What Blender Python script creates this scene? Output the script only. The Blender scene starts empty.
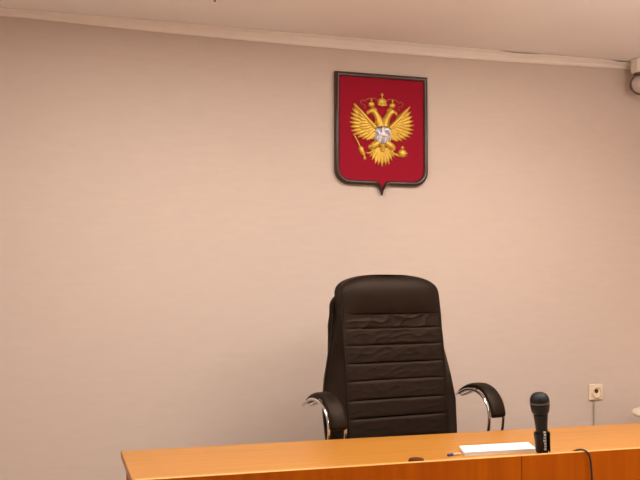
import bpy, bmesh, math, random
from mathutils import Vector, Matrix, noise
random.seed(7)
S = bpy.context.scene
COL = S.collection
PI = math.pi
R = math.radians

# ------------------------------------------------------------ camera
H = 1.33
F_PX = 870.0
cam_d = bpy.data.cameras.new('camera')
cam_d.sensor_width = 36.0
cam_d.lens = 36.0 * F_PX / 640.0
cam_d.clip_start = 0.05
cam = bpy.data.objects.new('camera', cam_d)
COL.objects.link(cam)
cam.location = (0, 0, H)
cam.rotation_euler = (R(90 + 2.9), 0, R(-16.8))
S.camera = cam

# ------------------------------------------------------------ world, lamps, exposure
world = bpy.data.worlds.new('world')
S.world = world
world.use_nodes = True
bg = world.node_tree.nodes['Background']
bg.inputs[0].default_value = (1.0, 0.9, 0.8, 1)
bg.inputs[1].default_value = 0.3


def area(name, loc, rot, sx, sy, power, colr):
    d = bpy.data.lights.new(name, 'AREA')
    d.shape = 'RECTANGLE'
    d.size, d.size_y = sx, sy
    d.energy = power
    d.color = colr
    o = bpy.data.objects.new(name, d)
    o.location = loc
    o.rotation_euler = rot
    COL.objects.link(o)
    return o


WARM = (1.0, 0.955, 0.90)
area('ceiling_panel_light', (2.05, 2.72, 2.57), (0, 0, 0), 0.6, 0.6, 28.5, WARM)
area('ceiling_panel_light', (0.35, 2.62, 2.57), (0, 0, 0), 0.6, 0.6, 40, WARM)
area('ceiling_panel_light', (1.0, -0.2, 2.57), (0, 0, 0), 1.2, 0.6, 36, WARM)
area('added_up_light', (2.5, 1.6, 2.12), (PI, 0, 0), 0.5, 0.5, 64, WARM)  # unseen up-facing fill added to brighten the ceiling, no pendant fitting here
S.view_settings.view_transform = 'Standard'
S.view_settings.look = 'None'
S.view_settings.exposure = -0.06
S.view_settings.gamma = 1.0
S.view_settings.use_curve_mapping = False


# ------------------------------------------------------------ materials
def lin(c):
    return tuple(((v / 255) / 12.92 if v / 255 <= 0.04045 else ((v / 255 + 0.055) / 1.055) ** 2.4) for v in c)


def mat(name, rgb, rough=0.5, metal=0.0, var=0.08, scale=(20, 20, 20), bump=0.0, bump_scale=200.0, spec=0.5,
        detail=3.0, rgb2=None, coat=0.0):
    m = bpy.data.materials.new(name)
    m.use_nodes = True
    nt = m.node_tree
    N, L = nt.nodes, nt.links
    b = N['Principled BSDF']
    b.inputs['Roughness'].default_value = rough
    b.inputs['Metallic'].default_value = metal
    b.inputs['Specular IOR Level'].default_value = spec
    b.inputs['Coat Weight'].default_value = coat
    tc = N.new('ShaderNodeTexCoord')
    mp = N.new('ShaderNodeMapping')
    mp.inputs['Scale'].default_value = scale
    L.new(tc.outputs['Object'], mp.inputs['Vector'])
    nz = N.new('ShaderNodeTexNoise')
    nz.inputs['Scale'].default_value = 1.0
    nz.inputs['Detail'].default_value = detail
    L.new(mp.outputs['Vector'], nz.inputs['Vector'])
    rp = N.new('ShaderNodeValToRGB')
    c1 = rgb
    c2 = rgb2 if rgb2 else tuple(v * (1 - var) for v in rgb)
    rp.color_ramp.elements[0].position = 0.3
    rp.color_ramp.elements[1].position = 0.7
    rp.color_ramp.elements[0].color = (*c2, 1)
    rp.color_ramp.elements[1].color = (*c1, 1)
    L.new(nz.outputs['Fac'], rp.inputs['Fac'])
    L.new(rp.outputs['Color'], b.inputs['Base Color'])
    if bump:
        n2 = N.new('ShaderNodeTexNoise')
        n2.inputs['Scale'].default_value = bump_scale
        n2.inputs['Detail'].default_value = 2.0
        L.new(tc.outputs['Object'], n2.inputs['Vector'])
        bp = N.new('ShaderNodeBump')
        bp.inputs['Strength'].default_value = bump
        bp.inputs['Distance'].default_value = 0.002
        L.new(n2.outputs['Fac'], bp.inputs['Height'])
        L.new(bp.outputs['Normal'], b.inputs['Normal'])
    return m


M = {}
M['wall'] = mat('wallpaper', (0.635, 0.508, 0.428), 0.75, var=0.035, scale=(9, 9, 40), bump=0.25, bump_scale=160, spec=0.25)
M['ceil'] = mat('ceiling_paint', (0.90, 0.845, 0.82), 0.8, var=0.02, scale=(3, 3, 3), bump=0.05, spec=0.2)
M['trim'] = mat('trim_paint', (0.88, 0.78, 0.70), 0.6, var=0.03)
M['floor'] = mat('floor_laminate', (0.55, 0.45, 0.36), 0.45, var=0.25, scale=(2, 25, 2))
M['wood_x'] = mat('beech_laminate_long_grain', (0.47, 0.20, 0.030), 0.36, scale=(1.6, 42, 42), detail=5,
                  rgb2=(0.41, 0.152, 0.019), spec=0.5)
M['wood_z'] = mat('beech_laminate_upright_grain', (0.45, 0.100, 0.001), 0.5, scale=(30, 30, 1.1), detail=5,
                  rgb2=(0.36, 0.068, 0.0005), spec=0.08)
M['edge'] = mat('edge_banding', (0.78, 0.40, 0.12), 0.35, var=0.08, scale=(5, 40, 40))
M['leather'] = mat('brown_black_leather', (0.0080, 0.0040, 0.0020), 0.50, var=0.25, scale=(14, 14, 14), bump=0.35,
                   bump_scale=420, spec=0.24)
M['leather_pipe'] = mat('leather_piping', (0.009, 0.005, 0.003), 0.55, var=0.2, spec=0.2)
M['chrome'] = mat('chrome', (0.78, 0.76, 0.73), 0.12, 1.0, var=0.04)
M['black_plastic'] = mat('black_plastic', (0.007, 0.006, 0.006), 0.4, var=0.2, spec=0.3)
M['mic_body'] = mat('microphone_black_paint', (0.006, 0.006, 0.006), 0.3, var=0.2, spec=0.3)
M['mic_ring'] = mat('microphone_band_metal', (0.26, 0.23, 0.21), 0.35, 1.0, var=0.1)
M['mark'] = mat('pale_print', (0.55, 0.53, 0.52), 0.5, var=0.05)
M['rubber'] = mat('black_cable_rubber', (0.010, 0.009, 0.009), 0.5, var=0.2)
M['paper'] = mat('white_paper', (0.86, 0.85, 0.83), 0.7, var=0.02, scale=(6, 6, 6), spec=0.2)
M['pen_blue'] = mat('blue_plastic', (0.035, 0.03, 0.22), 0.35, var=0.1)
M['pen_clear'] = mat('pale_pen_plastic', (0.66, 0.44, 0.24), 0.2, var=0.05)
M['brown'] = mat('brown_plastic', (0.085, 0.022, 0.004), 0.6, var=0.15, spec=0.15)
M['velvet'] = mat('red_velvet', (0.33, 0.010, 0.026), 0.9, var=0.12, scale=(60, 60, 60), bump=0.2, bump_scale=600, spec=0.1)
M['dark_wood'] = mat('dark_brown_wood', (0.060, 0.026, 0.018), 0.32, var=0.35, scale=(40, 40, 4))
M['gold'] = mat('gold_relief', (0.76, 0.47, 0.065), 0.42, 0.5, var=0.22, scale=(90, 90, 90), bump=0.2, bump_scale=300)
M['gold_dark'] = mat('dull_gold_relief', (0.42, 0.17, 0.045), 0.5, 0.4, var=0.2, scale=(90, 90, 90))
M['silver'] = mat('silver_relief', (0.74, 0.70, 0.72), 0.38, 0.35, var=0.1, scale=(90, 90, 90))
M['silver_dark'] = mat('greyed_silver_relief', (0.36, 0.33, 0.38), 0.5, 0.4, var=0.2, scale=(120, 120, 120))
M['cream'] = mat('cream_plastic', (0.80, 0.64, 0.46), 0.4, var=0.04)
M['cream_top'] = mat('cream_laminate', (0.80, 0.68, 0.52), 0.4, var=0.04)
M['hole'] = mat('dark_hole', (0.05, 0.03, 0.02), 0.6, var=0.1)
M['grey_cord'] = mat('grey_beige_cord', (0.42, 0.32, 0.25), 0.5, var=0.1)
M['dome'] = mat('camera_dome_plastic', (0.52, 0.42, 0.38), 0.25, var=0.05, coat=0.3)
M['dome_ring'] = mat('camera_dark_ring', (0.12, 0.075, 0.055), 0.4, var=0.1)
M['steel'] = mat('brushed_steel', (0.5, 0.47, 0.44), 0.35, 0.9, var=0.1)


_b = M['leather'].node_tree.nodes['Principled BSDF']
_b.inputs['Specular Tint'].default_value = (1.0, 0.72, 0.56, 1)


# ------------------------------------------------------------ mesh helpers
class MB:
    def __init__(s):
        s.bm = bmesh.new()

    def box(s, x0, x1, y0, y1, z0, z1):
        v = [s.bm.verts.new(p) for p in ((x0, y0, z0), (x1, y0, z0), (x1, y1, z0), (x0, y1, z0),
                                         (x0, y0, z1), (x1, y0, z1), (x1, y1, z1), (x0, y1, z1))]
        for f in ((0, 3, 2, 1), (4, 5, 6, 7), (0, 1, 5, 4), (1, 2, 6, 5), (2, 3, 7, 6), (3, 0, 4, 7)):
            s.bm.faces.new([v[i] for i in f])
        return s

    def loft(s, loops, closed=True, cap=True):
        rows = [[s.bm.verts.new(p) for p in lp] for lp in loops]
        n = len(rows[0])
        for a, b in zip(rows, rows[1:]):
            for i in range(n if closed else n - 1):
                j = (i + 1) % n
                s.bm.faces.new((a[i], a[j], b[j], b[i]))
        if cap and closed:
            s.bm.faces.new(list(reversed(rows[0])))
            s.bm.faces.new(rows[-1])
        return s

    def tube(s, pts, r, n=10, ry=None, up=Vector((0, 0, 1)), cap=True):
        pts = [Vector(p) for p in pts]
        rr = r if hasattr(r, '__len__') else [r] * len(pts)
        loops = []
        prev = None
        for i, p in enumerate(pts):
            t = (pts[min(i + 1, len(pts) - 1)] - pts[max(i - 1, 0)]).normalized()
            if prev is None:
                a = up.cross(t)
                if a.length < 1e-3:
                    a = Vector((1, 0, 0)).cross(t)
            else:
                a = prev - t * prev.dot(t)
            a.normalize()
            prev = a
            b = t.cross(a)
            ka, kb = rr[i], (ry[i] if hasattr(ry, '__len__') else (ry if ry else rr[i]))
            loops.append([p + a * math.cos(2 * PI * k / n) * ka + b * math.sin(2 * PI * k / n) * kb for k in range(n)])
        return s.loft(loops, cap=cap)

    def lathe(s, prof, n=32, mtx=Matrix.Identity(4)):
        loops = []
        for r, z in prof:
            r = max(r, 1e-5)
            loops.append([mtx @ Vector((r * math.cos(2 * PI * k / n), r * math.sin(2 * PI * k / n), z)) for k in range(n)])
        return s.loft(loops)

    def prism(s, pts, d0, d1, fn):
        """pts: 2-D outline; fn(u, v, d) -> 3-D."""
        a = [s.bm.verts.new(fn(u, v, d0)) for u, v in pts]
        b = [s.bm.verts.new(fn(u, v, d1)) for u, v in pts]
        s.bm.faces.new(a)
        s.bm.faces.new(list(reversed(b)))
        n = len(pts)
        for i in range(n):
            j = (i + 1) % n
            s.bm.faces.new((a[j], a[i], b[i], b[j]))
        return s

    def build(s, name, m, parent=None, smooth=False, bevel=0.0, seg=2, loc=None):
        bmesh.ops.recalc_face_normals(s.bm, faces=s.bm.faces)
        me = bpy.data.meshes.new(name)
        s.bm.to_mesh(me)
        s.bm.free()
        me.materials.append(m)
        if smooth:
            for p in me.polygons:
                p.use_smooth = True
            try:
                me.set_sharp_from_angle(angle=R(50))
            except Exception:
                pass
        o = bpy.data.objects.new(name, me)
        COL.objects.link(o)
        if parent:
            o.parent = parent
        if loc:
            o.location = loc
        if bevel:
            md = o.modifiers.new('bevel', 'BEVEL')
            md.width = bevel
            md.segments = seg
            md.limit_method = 'ANGLE'
            md.angle_limit = R(40)
        return o


def crom(pts, n=8, closed=False):
    pts = [Vector(p) for p in pts]
    out = []
    N_ = len(pts)
    rng = range(N_ if closed else N_ - 1)
    for i in rng:
        if closed:
            p0, p1, p2, p3 = (pts[(i + k - 1) % N_] for k in range(4))
        else:
            p1, p2 = pts[i], pts[i + 1]
            p0 = pts[i - 1] if i else p1 * 2 - p2
            p3 = pts[i + 2] if i + 2 < N_ else p2 * 2 - p1
        for k in range(n):
            t = k / n
            out.append(0.5 * ((2 * p1) + (p2 - p0) * t + (2 * p0 - 5 * p1 + 4 * p2 - p3) * t * t
                              + (3 * p1 - p0 - 3 * p2 + p3) * t ** 3))
    if not closed:
        out.append(pts[-1])
    return out


def lerp_tab(tab, x):
    if x <= tab[0][0]:
        return tab[0][1]
    for (a, va), (b, vb) in zip(tab, tab[1:]):
        if x <= b:
            t = (x - a) / (b - a)
            t = t * t * (3 - 2 * t) if False else t
            return va + (vb - va) * t
    return tab[-1][1]


def thing(name, label, cat, loc=(0, 0, 0), rz=0.0, group=None):
    o = bpy.data.objects.new(name, None)
    o.empty_display_size = 0.1
    COL.objects.link(o)
    o.location = loc
    o.rotation_euler = (0, 0, rz)
    o['label'] = label
    o['category'] = cat
    if group:
        o['group'] = group
    return o


def tag(o, label, cat, group=None):
    o['label'] = label
    o['category'] = cat
    if group:
        o['group'] = group
    return o


def struct(name, mb, m, **k):
    o = mb.build(name, m, **k)
    o['kind'] = 'structure'
    return o


# ------------------------------------------------------------ the room
W = 4.2            # back wall
XL, XR, YF = -1.5, 3.75, -3.0
CZ = 2.59


def slab(x0, x1, y0, y1, z0, z1):
    return MB().box(x0, x1, y0, y1, z0, z1)


struct('floor', slab(XL - .1, XR + .1, YF - .1, W + .1, -0.1, 0.0), M['floor'])
struct('ceiling', slab(XL - .1, XR + .1, YF - .1, W + .1, CZ, CZ + .1), M['ceil'])
struct('wall_back', slab(XL - .1, XR + .1, W, W + .1, 0, CZ), M['wall'])
struct('wall_left', slab(XL - .1, XL, YF, W, 0, CZ), M['wall'])
struct('wall_right', slab(XR, XR + .1, YF, W, 0, CZ), M['wall'])
struct('wall_front', slab(XL - .1, XR + .1, YF - .1, YF, 0, CZ), M['wall'])

# the thin ceiling moulding sags a little at mid-length, as old plastic trim does
mb = MB()
loops = []
for i in range(49):
    x = XL + 0.001 + (3.122 - XL) * i / 48
    zb = 2.536 + 0.0085 * (x - 1.55) ** 2
    zb = min(zb, 2.56)
    gap = 0.0
    for g0, g1 in ((2.28, 2.50), (2.98, 3.12)):
        if g0 < x < g1:
            gap = 0.009 * math.sin(PI * (x - g0) / (g1 - g0))
    zt = CZ - 0.001 - gap
    y0 = W - 0.0005
    loops.append([(x, y0, zb), (x, y0 - .008, zb), (x, y0 - .012, zb + .006), (x, y0 - .016, zb + .018),
                  (x, y0 - .026, zt - .012), (x, y0 - .040, zt - .005), (x, y0 - .042, zt), (x, y0, zt)])
mb.loft(loops)
struct('trim_1', mb, M['trim'], smooth=False)
struct('baseboard_back', slab(XL, XR, W - .014, W - .0005, 0.0, .07), M['dark_wood'], bevel=.003)

# ------------------------------------------------------------ the judge's desk
desk = thing('desk', 'long orange beech judge desk across the bottom of the picture', 'desk', (1.6, 2.93, 0))
dx, dy = 1.6, 2.93


def D(x0, x1, y0, y1, z0, z1):
    return MB().box(x0 - dx, x1 - dx, y0 - dy, y1 - dy, z0, z1)


X0, X1 = 0.227, 3.30
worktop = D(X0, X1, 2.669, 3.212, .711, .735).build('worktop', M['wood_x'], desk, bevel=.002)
xs = [X0 + .003, 1.512, 2.80, X1]
for a, b in zip(xs, xs[1:]):
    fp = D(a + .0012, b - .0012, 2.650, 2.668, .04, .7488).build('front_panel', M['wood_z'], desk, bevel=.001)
    D(a + .0012, b - .0012, 2.650, 2.668, .749, .7505).build('edge_strip', M['edge'], fp)
for x in (X0 + .006, X1 - .03):
    D(x, x + .022, 2.669, 3.03, 0.0, .7105).build('side_panel', M['wood_z'], desk, bevel=.001)
for x in (1.50, 2.79):
    D(x, x + .022, 2.669, 2.90, 0.0, .7105).build('divider_panel', M['wood_z'], desk, bevel=.001)

# ------------------------------------------------------------ office chair
chair = thing('office_chair', 'high-backed dark brown leather executive chair with chrome-edged arms behind the desk',
              'chair', (1.44, 3.28, 0), R(9))
SEAMS = [0.585, 0.682, 0.767, 0.841, 0.921, 0.993, 1.069, 1.140, 1.205]
ZT = 1.372
LEAN = [(0.55, .175), (0.70, .200), (0.9, .232), (1.1, .262), (1.25, .288), (1.40, .312)]
WF = [(0.55, .240), (0.7, .243), (0.9, .246), (1.1, .247), (1.2, .244), (1.4, .240)]
WO = [(0.55, .302), (0.7, .316), (0.82, .322), (0.92, .308), (1.02, .287), (1.12, .264), (1.2, .250), (1.4, .244)]
TH = [(0.55, .125), (0.75, .130), (0.95, .125), (1.15, .105), (1.24, .085), (1.32, .055), (1.4, .045)]


def back_loop(z, z_puff, wr=1.0, nfront=56, front_shift=0.0, thk=1.0, wrinkle=True):
    yf = lerp_tab(LEAN, z)
    wf = lerp_tab(WF, z) * wr
    wo = lerp_tab(WO, z) * wr
    th = lerp_tab(TH, z) * thk
    cxs = -.012 * max(0, (1.0 - z) / .4)
    sh = .009 * min(1, max(0, (z - 1.08) / .12))
    pts = []
    for i in range(nfront + 1):
        u = -1 + 2 * i / nfront
        x = cxs + wf * u
        e = 1 - abs(u) ** 6
        y = yf - z_puff * e + .012 * (abs(u) ** 2.2) * -1 + front_shift
        if wrinkle:
            a = noise.noise(Vector((x * 9 + z * 10, z * 26 - x * 8, 3.1)))
            b2 = noise.noise(Vector((x * 22 - z * 16, z * 50 + x * 14, 9.7)))
            rid = 1 - abs(a) * 2.2
            y += e * (-.0030 * max(0, rid) ** 3 + .0008 * b2) * lerp_tab([(.7, .3), (1.0, .55), (1.12, .7), (1.15, 1.5)], z)
        pts.append(Vector((x, y, z)))
    # right bolster, back, left bolster
    r = [Vector((cxs + wf + (wo - wf) * .42, yf + .010, z)), Vector((cxs * .5 + wo * .985, yf + .028 * thk, z)),
         Vector((cxs * .5 + wo, yf + .06 * thk, z)), Vector((cxs * .5 + wo * .985, yf + th * .72, z)),
         Vector((wo * .92, yf + th * .93, z)), Vector((wo * .70, yf + th * 1.03, z)), Vector((wo * .35, yf + th * 1.1, z)),
         Vector((0, yf + th * 1.12, z))]
    l = [Vector((2 * (cxs * .5 if k > 0 else cxs) - p.x if k < 4 else -p.x, p.y, z)) for k, p in enumerate(r[:-1])]
    out = pts + r + list(reversed(l))
    for p in out:
        p.x += sh
    return out


# lower backrest with its sewn ribs
mb = MB()
loops = []
n_rows = 200
z0, z1 = 0.585, 1.204
for i in range(n_rows + 1):
    z = z0 + (z1 - z0) * i / n_rows
    for a, b in zip(SEAMS, SEAMS[1:]):
        if a <= z <= b:
            t = (z - a) / (b - a)
            p = (1 - abs(2 * t - 1) ** 12) * .0085 - .003
            break
    else:
        p = 0.0
    if z > 1.14:
        p *= .8
    loops.append(back_loop(z, p))
mb.loft(loops)
back = mb.build('backrest', M['leather'], chair, smooth=True)

# smooth padded headrest with rounded shoulders
mb = MB()
loops = []
for i in range(71):
    t = i / 70
    z = 1.2045 + (ZT - 1.2045) * math.sin(t * PI / 2)
    q = max(0.0, (z - 1.275) / (ZT - 1.275))
    wr = max(.12, (1 - q ** 3.0) ** (1 / 3.4)) if q > 0 else 1.0
    tk = max(.06, (1 - q ** 3.0) ** (1 / 2.4)) if q > 0 else 1.0
    s_ = (1 - tk) * .045
    puff = .026 * (1 - abs(2 * min(t * .62 + .02, 1) - .95) ** 4) * tk + .004
    lp = back_loop(z, puff, wr, wrinkle=False, front_shift=s_, thk=tk)
    for p in lp:
        p.z -= q * .008 * (p.x / .25) ** 2
    loops.append(lp)
mb.loft(loops)
head = mb.build('headrest', M['leather'], chair, smooth=True)
head['label'] = 'smooth padded headrest panel'


def pipe_line(u, dyy, za, zb):
    out = []
    for i in range(33):
        z = za + (zb - za) * i / 32
        yf = lerp_tab(LEAN, z)
        wf, wo, th = lerp_tab(WF, z), lerp_tab(WO, z), lerp_tab(TH, z)
        cxs = -.012 * max(0, (1.0 - z) / .4)
        if abs(u) <= 1:
            out.append((cxs + wf * u, yf - .008 + dyy, z))
        else:
            out.append((cxs * .5 + wo * (1.004 if u > 0 else -1.004), yf + .06 + th * dyy, z))
    return out


for u in (-1.0, 1.0):
    MB().tube(pipe_line(u, -.004, .60, 1.26), .0036, 8).build('piping', M['leather_pipe'], back, smooth=True)
for u in (-1.5, 1.5):
    MB().tube(pipe_line(u, .02, .60, 1.20), .0032, 8).build('piping', M['leather_pipe'], back, smooth=True)

# outer shell behind the cushions
mb = MB()
loops = []
for i in range(40):
    t = i / 39
    z = .60 + (1.312 - .60) * math.sin(t * PI / 2)
    q = max(0, (z - 1.22) / (1.312 - 1.22))
    k = max(.3, (1 - q ** 3) ** (1 / 3)) if q > 0 else 1
    hw = (lerp_tab(WO, z) + lerp_tab([(.6, -.050), (.9, -.038), (1.05, -.014), (1.15, .004), (1.4, .010)], z)) * k
    y0_ = lerp_tab(LEAN, z) + lerp_tab(TH, z) * .62
    th = lerp_tab([(.6, .075), (1.1, .062), (1.3, .050)], z)
    lp = []
    for j in range(40):
        a = 2 * PI * j / 40
        c, s_ = math.cos(a), math.sin(a)
        lp.append((hw * math.copysign(abs(c) ** .5, c), y0_ + th * (.5 + .5 * math.copysign(abs(s_) ** .7, s_)) + .02 * (1 - c * c), z))
    loops.append(lp)
mb.loft(loops)
mb.build('back_shell', M['leather'], chair, smooth=True)

# seat cushion
mb = MB()
loops = []
for i in range(25):
    t = i / 24
    z = .455 + .135 * t
    k = (1 - abs(2 * t - 1) ** 4) * .06 + .94
    if t in (0, 1):
        k = .9
    lp = []
    for j in range(56):
        a = 2 * PI * j / 56
        c, s_ = math.cos(a), math.sin(a)
        ex = .42
        x = .285 * k * math.copysign(abs(c) ** ex, c)
        y = -.05 + .255 * k * math.copysign(abs(s_) ** ex, s_)
        zz = z - (.03 * max(0, (-y - .12) / .2) ** 2 if t > .4 else 0)
        lp.append((x, y, zz))
    loops.append(lp)
mb.loft(loops)
mb.build('seat', M['leather'], chair, smooth=True)
mb = MB()
mb.box(-.13, .13, -.14, .12, .425, .456)
mb.build('seat_plate', M['black_plastic'], chair, bevel=.006)


# armrests: leather pad over two chrome bars that curl down to the seat
def armrest(sx, ax):
    side = crom([(.305, .836), (.262, .852), (.20, .874), (.14, .878), (.085, .862), (.045, .826), (.026, .785), (.024, .762)], 6)
    root = None
    mb = MB()
    loops = []
    n = len(side)
    for i, p in enumerate(side):
        q0, q1 = side[max(i - 1, 0)], side[min(i + 1, n - 1)]
        t = (q1 - q0).normalized()
        nn = Vector((-t.y, t.x))
        if nn.y < 0 and i < n * .55:
            nn = -nn
        if i >= n * .55 and nn.x > 0:
            nn = -nn
        f = i / (n - 1)
        hw = lerp_tab([(0, .012), (.12, .025), (.35, .035), (.7, .037), (.94, .036), (1, .030)], f)
        th = lerp_tab([(0, .005), (.15, .015), (.45, .024), (.8, .025), (.95, .022), (1, .010)], f)
        lp = []
        for k in range(20):
            a = 2 * PI * k / 20
            c, s_ = math.cos(a), math.sin(a)
            u = hw * math.copysign(abs(c) ** .7, c)
            v = th * (math.copysign(abs(s_) ** .8, s_) * .55 + .45) - .004
            lp.append((sx * ax + u, p.x + nn.x * v, p.y + nn.y * v))
        loops.append(lp)
    mb.loft(loops)
    pad = mb.build('armrest', M['leather'], chair, smooth=True)
    bars = crom([(.318, .826), (.30, .828), (.262, .842), (.20, .864), (.14, .867), (.085, .851), (.050, .820), (.034, .785),
                 (.033, .74), (.045, .68), (.058, .60), (.060, .52), (.055, .455), (.05, .444)], 6)
    for off in (-.0345, .0345):
        path = []
        for i, p in enumerate(bars):
            f = min(1, i / 30)
            o = off * lerp_tab([(0, .45), (.35, .85), (.7, 1.06), (1, 1.06)], f)
            path.append((sx * ax + o, p.x, p.y))
        MB().tube(path, .0062, 10, up=Vector((1, 0, 0))).build('arm_bar', M['chrome'], pad, smooth=True)
    mb = MB()
    xa, xb = sorted((sx * .12, sx * .43))
    mb.box(xa, xb, .03, .075, .428, .442)
    mb.build('arm_bracket', M['chrome'], pad, bevel=.003)


armrest(-1, .388)
armrest(1, .373)
# gas lift, five-star base with casters
MB().lathe([(.032, .10), (.032, .28), (.024, .285), (.024, .426)], 24).build('gas_lift', M['chrome'], chair, smooth=True)
MB().lathe([(.05, .075), (.055, .085), (.055, .125), (.04, .14)], 24).build('base_hub', M['chrome'], chair, smooth=True)
for k in range(5):
    a = R(90 + 72 * k)
    c, s_ = math.cos(a), math.sin(a)
    path = [(c * r, s_ * r, z) for r, z in ((.04, .108), (.12, .108), (.22, .098), (.31, .086))]
    leg = MB().tube(path, [.026, .024, .02, .016], 12, ry=[.02, .018, .015, .012]).build('base_leg', M['chrome'], chair, smooth=True)
    mx = Matrix.Translation((c * .30, s_ * .30, .030)) @ Matrix.Rotation(a + PI / 2, 4, 'Z') @ Matrix.Rotation(PI / 2, 4, 'Y')
    cm = MB()
    cm.lathe([(.004, -.028), (.026, -.026), (.030, -.02), (.030, -.006), (.02, -.004), (.02, .004), (.030, .006), (.030, .02), (.026, .026), (.004, .028)], 24, mx)
    cm.tube([(c * .30, s_ * .30, .05), (c * .30, s_ * .30, .085)], .008, 10)
    cm.build('caster', M['black_plastic'], leg, smooth=True)

# back support bracket joining backrest and seat
mb = MB()
mb.tube(crom([(0, .10, .44), (0, .26, .43), (0, .345, .50), (0, .357, .62), (0, .382, .74)], 6), .035, 12, ry=.009, up=Vector((1, 0, 0)))
mb.build('back_bracket', M['black_plastic'], chair, smooth=True)

# ------------------------------------------------------------ coat of arms on the wall
SX, SZ = 1.598, 2.145
arms = thing('coat_of_arms', 'red wall shield with a golden double-headed eagle in a dark wooden frame', 'coat of arms',
             (SX, W, SZ))


def P(u, v, d):     # shield plane: u right, v up, d out of the wall
    return (u, -d, v)


def shield_outline(inset):
    hw, top, bot, tip, cr = .2555 - inset, .2725 - inset, -.305 + inset, -.358 + inset * 1.2, .075
    cr = max(.02, cr - inset * .6)
    pts = [(-hw, top), (hw, top)]
    for k in range(9):
        a = -k / 8 * PI / 2
        pts.append((hw - cr + cr * math.cos(a), bot + cr + cr * math.sin(a)))
    tw = .036 - inset * .25
    rt = crom([(tw, bot - .001), (tw * .55, bot - .012), (tw * .22, bot - (bot - tip) * .55), (0, tip)], 5)
    rt = [(p.x, p.y) for p in rt]
    pts += rt
    pts += [(-x, y) for x, y in reversed(rt[:-1])]
    for k in range(8, -1, -1):
        a = -k / 8 * PI / 2
        pts.append((-(hw - cr + cr * math.cos(a)), bot + cr + cr * math.sin(a)))
    return pts


def P3(pts):
    return [Vector((p[0], p[1], 0)) for p in pts]


crom_ = crom


def crom(pts, n=8, closed=False):
    return crom_([Vector((p[0], p[1], p[2] if len(p) > 2 else 0.0)) for p in pts], n, closed)


MB().prism(shield_outline(.012), .001, .016, P).build('shield_board', M['velvet'], arms)
mb = MB()
prof = [(0.0, .0005), (0.0, .020), (.004, .026), (.012, .030), (.019, .027), (.023, .019), (.024, .0125), (.024, .0005)]
outl = [shield_outline(i) for i, d in prof]
loops = [[P(u, v, d) for (u, v) in o] for o, (i, d) in zip(outl, prof)]
mb.loft(loops + [loops[0]], cap=False)
bmesh.ops.remove_doubles(mb.bm, verts=mb.bm.verts, dist=1e-5)
mb.build('frame', M['dark_wood'], arms, smooth=True)


# eagle, measured in a 452 x 480 drawing frame
def E2(zx, zy):
    return ((zx - 232) * .000982, 2.357 - .000926 * zy - SZ)


BASE_D = .0155


def leaf(mb, a, b, w, h=.006, d=BASE_D, bend=0.0, tipw=.25, n=8):
    """a raised, ridged feather from a to b (drawing frame), width w."""
    a, b = Vector(a), Vector(b)
    t = (b - a)
    L_ = t.length
    t.normalize()
    nn = Vector((-t.y, t.x))
    loops = []
    for i in range(n + 1):
        f = i / n
        c = a + t * L_ * f + nn * bend * math.sin(PI * f)
        ww = w * (.55 + .45 * math.sin(PI * min(f * 1.0 + .12, 1))) * (1 if f < .8 else max(.08, math.sqrt(max(0, 1 - ((f - .8) / .2) ** 2)) * (1 - tipw) + tipw * .4))
        hh = h * (1 - .45 * f)
        l = E2(*(c - nn * ww / 2))
        m_ = E2(*c)
        r = E2(*(c + nn * ww / 2))
        loops.append([P(l[0], l[1], d), P((l[0] * .6 + m_[0] * .4), (l[1] * .6 + m_[1] * .4), d + hh * .75), P(m_[0], m_[1], d + hh),
                      P((r[0] * .6 + m_[0] * .4), (r[1] * .6 + m_[1] * .4), d + hh * .75), P(r[0], r[1], d)])
    mb.loft(loops)


def blob(mb, pts, h=.008, d=BASE_D, rings=4, smooth_n=4):
    """a pillow-like raised shape over a closed outline in the drawing frame."""
    o = crom(pts, smooth_n, True)
    cx = sum(p.x for p in o) / len(o)
    cy = sum(p.y for p in o) / len(o)
    loops = []
    for i in range(rings + 1):
        f = i / rings
        k = math.cos(f * PI / 2 * .93)
        lp = []
        for p in o:
            u, v = E2(cx + (p.x - cx) * k, cy + (p.y - cy) * k)
            lp.append(P(u, v, d + h * math.sin(f * PI / 2)))
        loops.append(lp)
    mb.loft(loops)


def rod(mb, pts, r, d=BASE_D + .004, n=8):
    path = []
    for p in pts:
        u, v = E2(p[0], p[1])
        path.append(P(u, v, d + (p[2] if len(p) > 2 else 0)))
    rr = [q * .00095 for q in r] if hasattr(r, '__len__') else r * .00095
    mb.tube(path, rr, n, up=Vector((0, 1, 0)))


def mir(pts, s):
    return [((232 + s * (p[0] - 232)),) + tuple(p[1:]) for p in pts]


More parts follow.
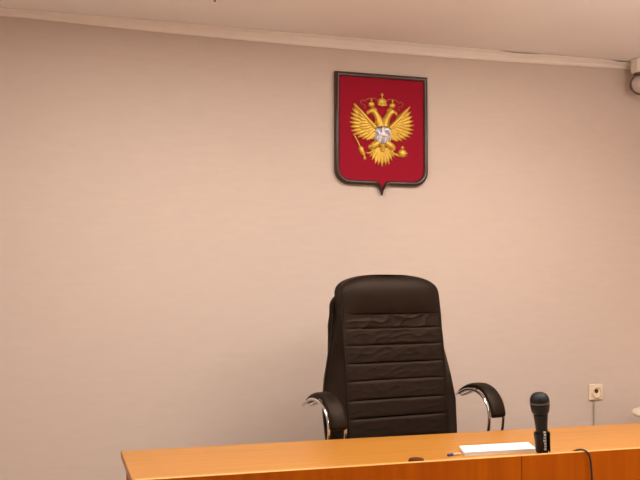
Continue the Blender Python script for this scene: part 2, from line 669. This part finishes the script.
eagle = MB()
blob(eagle, [(232, 188), (256, 196), (276, 214), (284, 250), (278, 300), (262, 330), (232, 346), (202, 330), (186, 300), (180, 250), (188, 214), (208, 196)], .010)
eg = eagle.build('eagle', M['gold'], arms, smooth=True)
eg['label'] = 'golden double-headed eagle relief'
for s in (-1, 1):
    # wing: s = -1 mirrors nothing (left as drawn)
    k = 1 if s == -1 else -1
    mb = MB()
    tips = [(74, 110), (66, 136), (58, 162), (53, 188), (51, 214), (53, 240), (58, 264), (72, 283), (94, 298), (118, 308), (142, 312), (164, 306)]
    base = [(146, 184), (150, 192), (154, 199), (158, 206), (162, 213), (165, 220), (168, 228), (172, 236), (176, 246), (181, 256), (186, 264), (192, 268)]
    for i, (a, b) in enumerate(zip(base, tips)):
        A, B = mir([a], k)[0], mir([b], k)[0]
        leaf(mb, A, B, 27 if i < 8 else 24, .007 + .0005 * (i % 2), BASE_D + .0004 * i, bend=-k * 5)
    tips2 = [(100, 160), (96, 184), (94, 208), (97, 230), (107, 250), (126, 264), (150, 270)]
    base2 = [(150, 194), (155, 203), (160, 212), (166, 222), (172, 232), (180, 242), (190, 250)]
    for i, (a, b) in enumerate(zip(base2, tips2)):
        A, B = mir([a], k)[0], mir([b], k)[0]
        leaf(mb, A, B, 24, .006, BASE_D + .007, bend=-k * 3)
    rod(mb, mir([(76, 112), (110, 150), (142, 186), (168, 214), (192, 240)], k), [4, 8, 10, 12, 12], BASE_D + .008)
    mb.build('wing', M['gold'], eg, smooth=True)
    # neck and head
    mb = MB()
    rod(mb, mir([(222, 232), (217, 208), (208, 184), (196, 164), (184, 148)], k), [28, 25, 20, 17, 16], BASE_D + .006)
    blob(mb, mir([(203, 132), (206, 148), (196, 164), (176, 164), (164, 156), (150, 168), (143, 160), (148, 146), (160, 138), (174, 126), (190, 124)], k), .016, BASE_D)
    for j in range(4):
        A = mir([(206 - j * 2, 160 + j * 16)], k)[0]
        B = mir([(186 + j * 2, 176 + j * 15)], k)[0]
        leaf(mb, A, B, 13, .006, BASE_D + .008)
    mb.build('head', M['gold'], eg, smooth=True)
    # small crown
    mb = MB()
    blob(mb, mir([(160, 120), (156, 104), (164, 96), (174, 93), (184, 97), (190, 106), (188, 121), (174, 124)], k), .011)
    rod(mb, mir([(173, 96), (173, 78)], k), 2.6)
    rod(mb, mir([(167, 85), (179, 85)], k), 2.4)
    mb.build('crown', M['gold'], eg, smooth=True)
    # ribbon curling from the top crown
    mb = MB()
    rod(mb, mir([(212, 86), (194, 74), (172, 74), (150, 80), (134, 92), (122, 86), (112, 96), (118, 112), (132, 112), (140, 124), (132, 134)], k), 2.6, BASE_D + .001)
    mb.build('ribbon', M['gold_dark'], eg, smooth=True)
    # thigh, foot and claws
    mb = MB()
    rod(mb, mir([(214, 318), (198, 330), (182, 342), (170, 350)], k), [17, 21, 21, 17], BASE_D + .005)
    blob(mb, mir([(158, 336), (178, 330), (196, 338), (200, 354), (188, 366), (168, 366), (154, 352)], k), .013)
    rod(mb, mir([(180, 362), (174, 376), (158, 384), (144, 382)], k), [7, 7, 6, 4])
    rod(mb, mir([(186, 364), (186, 378), (172, 388)], k), [6, 5, 3])
    mb.build('leg', M['gold'], eg, smooth=True)

mb = MB()
blob(mb, [(212, 110), (207, 92), (212, 78), (224, 70), (240, 70), (252, 78), (257, 92), (252, 110), (232, 116)], .014)
rod(mb, [(232, 72), (232, 42)], 3)
rod(mb, [(224, 52), (240, 52)], 3)
rod(mb, [(208, 108), (232, 114), (256, 108)], 5, BASE_D + .008)
for a in ((212, 80), (232, 74), (252, 80)):
    rod(mb, [(a[0], 106), (a[0] * .6 + 93, a[1])], 3, BASE_D + .012)
mb.build('crown', M['gold'], eg, smooth=True)

mb = MB()
for i in range(9):
    a = R(-90 + (i - 4) * 16)
    tip = (232 + math.cos(a) * 76, 358 - math.sin(a) * (92 + 6 * (i % 2 == 0)))
    leaf(mb, (232 + (i - 4) * 6, 350), tip, 23, .007, BASE_D + .0003 * i, tipw=.5)
rod(mb, [(232, 330), (232, 372)], [20, 12], BASE_D + .004)
mb.build('tail', M['gold'], eg, smooth=True)

mb = MB()
rod(mb, [(78, 288), (98, 328), (118, 370), (138, 414)], [4, 4.5, 5, 4.5])
blob(mb, [(102, 352), (114, 346), (126, 352), (132, 372), (140, 386), (128, 398), (112, 386), (104, 370)], .010)
blob(mb, [(128, 404), (138, 400), (144, 412), (138, 424), (128, 418)], .008)
rod(mb, [(70, 284), (84, 280)], 4)
mb.build('scepter', M['gold'], eg, smooth=True)
mb = MB()
blob(mb, [(347, 352), (364, 358), (372, 376), (364, 396), (347, 402), (330, 396), (322, 376), (330, 358)], .016)
rod(mb, [(324, 376), (347, 380), (370, 376)], 3, BASE_D + .013)
rod(mb, [(347, 354), (347, 334)], 3.2)
rod(mb, [(338, 343), (356, 343)], 3)
rod(mb, [(300, 384), (326, 392)], 5)
mb.build('orb', M['gold'], eg, smooth=True)

# breast shield with the silver rider
mb = MB()
so = [(196, 234), (232, 238), (268, 234), (276, 262), (276, 300), (262, 322), (232, 332), (202, 322), (188, 300), (188, 262)]
blob(mb, so, .007, BASE_D + .008, smooth_n=3)
bs = mb.build('breast_shield', M['silver_dark'], eg, smooth=True)
bs['label'] = 'small silver shield with a mounted rider'
mb = MB()
DD = BASE_D + .015
rod(mb, [(208, 284), (222, 276), (240, 278), (258, 284)], [9, 13, 13, 10], DD)          # horse barrel
rod(mb, [(214, 280), (206, 262), (198, 254), (190, 262)], [10, 8, 7, 4], DD)             # neck and head
rod(mb, [(210, 288), (198, 300), (204, 314)], [7, 5, 4], DD)
rod(mb, [(218, 288), (212, 306), (206, 322)], [7, 5, 4], DD)
rod(mb, [(254, 288), (260, 304), (254, 324)], [9, 6, 4], DD)
rod(mb, [(246, 288), (246, 308), (240, 324)], [8, 6, 4], DD)
rod(mb, [(262, 282), (272, 296), (272, 314)], [5, 4, 3], DD)
rod(mb, [(234, 276), (230, 252), (232, 240)], [10, 11, 7], DD + .002)                    # rider
blob(mb, [(226, 228), (234, 224), (242, 230), (242, 240), (234, 246), (226, 240)], .010, DD - .003, smooth_n=3)
rod(mb, [(240, 250), (258, 246), (270, 258), (272, 276)], [9, 11, 10, 6], DD - .002)     # cape
rod(mb, [(246, 234), (224, 284), (210, 328)], 2.5, DD + .007)                            # lance
mb.build('rider', M['silver'], bs, smooth=True)

# ------------------------------------------------------------ microphone in its holder
mic = thing('microphone', 'black handheld microphone standing in a clip at the front edge of the desk', 'microphone',
            (1.630, 2.708, .735))
tilt = Matrix.Rotation(R(-5.5), 4, 'Y') @ Matrix.Rotation(R(3), 4, 'X')
T0 = Matrix.Translation((0, 0, .006)) @ tilt @ Matrix.Diagonal((1, 1, .955, 1))
body = MB().lathe([(.006, .0), (.0165, .001), (.0175, .004), (.0185, .045), (.021, .10), (.0245, .138), (.025, .142), (.023, .144)], 32, T0)
bo = body.build('microphone_body', M['mic_body'], mic, smooth=True)
gr = MB().lathe([(.0235, .1445), (.029, .152), (.0325, .168), (.0335, .182), (.0335, .1838)], 40, T0)
gr.build('grille_lower', M['mic_body'], mic, smooth=True)
gr = MB().lathe([(.0335, .184), (.0344, .1845), (.0344, .1892), (.0335, .1895)], 40, T0)
gr.build('grille_band', M['mic_ring'], mic, smooth=True)
gr = MB().lathe([(.0335, .1897), (.0333, .200), (.030, .210), (.024, .2185), (.015, .2235), (.004, .225)], 40, T0)
g = gr.build('grille', M['mic_body'], mic, smooth=True)
# woven-wire look on the head
nt = M['mic_body'].copy()
nt.name = 'microphone_wire_mesh'
bsdf = nt.node_tree.nodes['Principled BSDF']
vo = nt.node_tree.nodes.new('ShaderNodeTexVoronoi')
vo.inputs['Scale'].default_value = 420
tcn = nt.node_tree.nodes.new('ShaderNodeTexCoord')
bpn = nt.node_tree.nodes.new('ShaderNodeBump')
bpn.inputs['Strength'].default_value = .7
bpn.inputs['Distance'].default_value = .001
nt.node_tree.links.new(tcn.outputs['Object'], vo.inputs['Vector'])
nt.node_tree.links.new(vo.outputs['Distance'], bpn.inputs['Height'])
nt.node_tree.links.new(bpn.outputs['Normal'], bsdf.inputs['Normal'])
bsdf.inputs['Roughness'].default_value = .45
for o in mic.children:
    if o.name.startswith('grille') and 'band' not in o.name:
        o.data.materials[0] = nt
# pale upright print, too worn to read
mb = MB()
z = .016
rnd = random.Random(3)
for k in range(7):
    h = .0095
    for q in range(2):
        aa = R(-90 - 4 + (q * 14 - 7) + rnd.uniform(-3, 3))
        r_ = .0181 + (z / .10) * .0026
        c, s_ = math.cos(aa), math.sin(aa)
        tx = Vector((-s_, c, 0))
        p0 = Vector((c * r_, s_ * r_, z))
        w_ = .0012 if (k + q) % 3 else .0022
        vs = [T0 @ (p0 + tx * a_ + Vector((c * .0006, s_ * .0006, 0)) + Vector((0, 0, b_))) for a_, b_ in
              ((-w_, 0), (w_, 0), (w_, h * .75), (-w_, h * .75))]
        wv = [T0 @ (p0 + tx * a_ - Vector((c * .001, s_ * .001, 0)) + Vector((0, 0, b_))) for a_, b_ in
              ((-w_, 0), (w_, 0), (w_, h * .75), (-w_, h * .75))]
        mb.loft([vs, wv])
    z += .0105
pm = mb.build('printed_mark', M['mark'], bo)

clip = thing('microphone_clip', 'black sleeve clip holding the microphone behind the desk front', 'microphone clip',
             (1.630, 2.708, .735))
mb = MB()
loops = []
nseg = 26
for zz, ro in ((.006, .0245), (.010, .0255), (.060, .0275), (.074, .0285), (.078, .0275)):
    lo = []
    for k in range(nseg + 1):                    # C-shaped wall, open to the front
        a = R(-90 + 38 + (360 - 76) * k / nseg)
        lo.append(T0 @ Vector((ro * math.cos(a), ro * math.sin(a), zz)))
    for k in range(nseg, -1, -1):
        a = R(-90 + 38 + (360 - 76) * k / nseg)
        lo.append(T0 @ Vector(((ro - .0035) * math.cos(a), (ro - .0035) * math.sin(a), zz)))
    loops.append(lo)
mb.loft(loops)
mb.build('sleeve', M['black_plastic'], clip, smooth=True)
MB().lathe([(.028, .0002), (.028, .003), (.024, .0038)], 28).build('clip_foot', M['black_plastic'], clip, smooth=True)

cable = MB().tube(crom([(1.662, 2.712, .7395), (1.685, 2.700, .7385), (1.705, 2.688, .7385), (1.725, 2.680, .745), (1.740, 2.666, .7545),
                        (1.752, 2.650, .7565), (1.764, 2.640, .746), (1.772, 2.638, .72), (1.778, 2.640, .66),
                        (1.784, 2.642, .5), (1.78, 2.640, .25), (1.77, 2.62, .02), (1.70, 2.58, .0045), (1.5, 2.56, .0045)], 8), .0036, 8)
tag(cable.build('microphone_cable', M['rubber'], smooth=True), 'thin black cable looping over the front edge and down the desk',
    'cable')

# ------------------------------------------------------------ paper, pen, cap on the desk
rnd = random.Random(11)
cor = [Vector((1.362, 2.773, 0)), Vector((1.634, 2.765, 0)), Vector((1.672, 2.885, 0)), Vector((1.398, 2.888, 0))]
cen = sum(cor, Vector()) / 4
stack = thing('paper_stack', 'flat stack of white paper sheets on the desk left of the microphone', 'paper', (cen.x, cen.y, .7351))
for k in range(8):
    off = Vector((rnd.uniform(-.0012, .0012), rnd.uniform(-.0012, .0012), 0))
    pts = [(c - cen + off) for c in cor]
    mb = MB()
    mb.prism([(p.x, p.y) for p in pts], k * .0016, k * .0016 + .0015, lambda u, v, d: (u, v, d))
    mb.build('sheet_bundle', M['paper'], stack)

pen = thing('ballpoint_pen', 'ballpoint pen with a blue cap lying left of the white paper', 'pen', (1.312, 2.786, .7395), R(14))
mx = Matrix.Rotation(PI / 2, 4, 'Y')
MB().lathe([(.0040, 0.012), (.0040, .040), (.0036, .046)], 14, mx).build('barrel', M['pen_clear'], pen, smooth=True)
MB().lathe([(.0022, -.012), (.0048, -.010), (.0050, .004), (.0046, .0118)], 14, mx).build('cap', M['pen_blue'], pen, smooth=True)
cap = MB().lathe([(.001, 0), (.027, .0005), (.0275, .008), (.024, .0165), (.016, .0185), (.001, .0190)], 28)
tag(cap.build('bottle_cap', M['brown'], smooth=True, loc=(1.150, 2.702, .7352)),
    'small dark brown cap lying against the desk front edge', 'cap')

# ------------------------------------------------------------ wall socket with cord
sock = thing('wall_socket', 'cream square wall socket low on the wall right of the microphone', 'socket', (2.856, W, .735))
MB().box(-.043, .043, -.012, -.0005, -.043, .043).build('frame', M['cream'], sock, bevel=.004)
fx = Matrix.Rotation(PI / 2, 4, 'X')
MB().lathe([(.030, .0122), (.030, .019), (.027, .020), (.026, .014), (.001, .0135)], 32, fx).build('socket_insert', M['cream'], sock, smooth=True)
mb = MB()
mb.lathe([(.012, .0136), (.012, .0145), (.001, .0146)], 20, fx @ Matrix.Translation((0, .006, 0)))
mb.build('socket_hole', M['hole'], sock)
cord = MB().tube(crom([(2.842, W - .010, .6915), (2.842, W - .008, .66), (2.841, W - .006, .55), (2.84, W - .006, .3), (2.84, W - .02, .08)], 6), .0048, 8)
tag(cord.build('power_cord', M['grey_cord'], smooth=True), 'thin grey cord running down the wall under the socket', 'cord')

# ------------------------------------------------------------ round side table at the right edge
TX, TY, TZ = 3.128, 3.85, .664
tb = thing('side_table', 'cream rounded table top edge behind the desk at the far right', 'table', (TX, TY, 0))
MB().lathe([(.02, TZ - .030), (.20, TZ - .030), (.228, TZ - .026), (.238, TZ - .016), (.238, TZ - .010), (.232, TZ - .002), (.22, TZ), (.01, TZ)], 56
           ).build('table_top', M['cream_top'], tb, smooth=True)
MB().lathe([(.026, .024), (.026, TZ - .0305)], 24).build('column', M['steel'], tb, smooth=True)
MB().lathe([(.19, 0), (.19, .008), (.04, .022), (.03, .0238)], 40).build('foot', M['steel'], tb, smooth=True)

# ------------------------------------------------------------ dome camera at the ceiling
cx_, cy_ = 3.113, 4.10
dm = thing('security_camera', 'pale dome camera under the ceiling at the right edge', 'camera', (cx_, cy_, CZ))
MB().box(-.046, .075, -.040, .022, -.080, -.001).build('mounting_box', M['trim'], dm, bevel=.006)
MB().lathe([(.020, -.094), (.034, -.092), (.036, -.0805), (.020, -.0802)], 28).build('neck', M['dome_ring'], dm, smooth=True)
prof = [(.053 * math.sin(R(a)), -.144 - .053 * math.cos(R(a))) for a in range(1, 160, 8)]
MB().lathe(prof, 36).build('dome', M['dome'], dm, smooth=True)
face = Matrix.Translation((0, 0, -.144)) @ Matrix.Rotation(R(-22), 4, 'Z') @ Matrix.Rotation(R(90), 4, 'X')
mb = MB()
ring = []
for k in range(13):
    a = 2 * PI * k / 12
    ring.append((.0535 + .0065 * math.cos(a), .004 + .010 * math.sin(a)))
rows = [[face @ Vector((r * math.cos(2 * PI * j / 40), r * math.sin(2 * PI * j / 40), z)) for j in range(40)] for r, z in ring]
mb.loft(rows, cap=False)
bmesh.ops.remove_doubles(mb.bm, verts=mb.bm.verts, dist=1e-6)
mb.build('rim_shade_ring', M['dome_ring'], dm, smooth=True)  # dark ring stands in for the shaded rim of the dome

# ------------------------------------------------------------ small dark hook in the ceiling
hk = MB()
hk.lathe([(.010, -.001), (.010, -.004), (.003, -.006)], 16)
hk.tube(crom([(0, 0, -.005), (0, 0, -.014), (.005, 0, -.021), (.010, 0, -.015)], 5), .002, 8)
tag(hk.build('ceiling_hook', M['hole'], smooth=True, loc=(0.640, 3.735, CZ)), 'small dark hook in the ceiling at the top edge', 'hook')
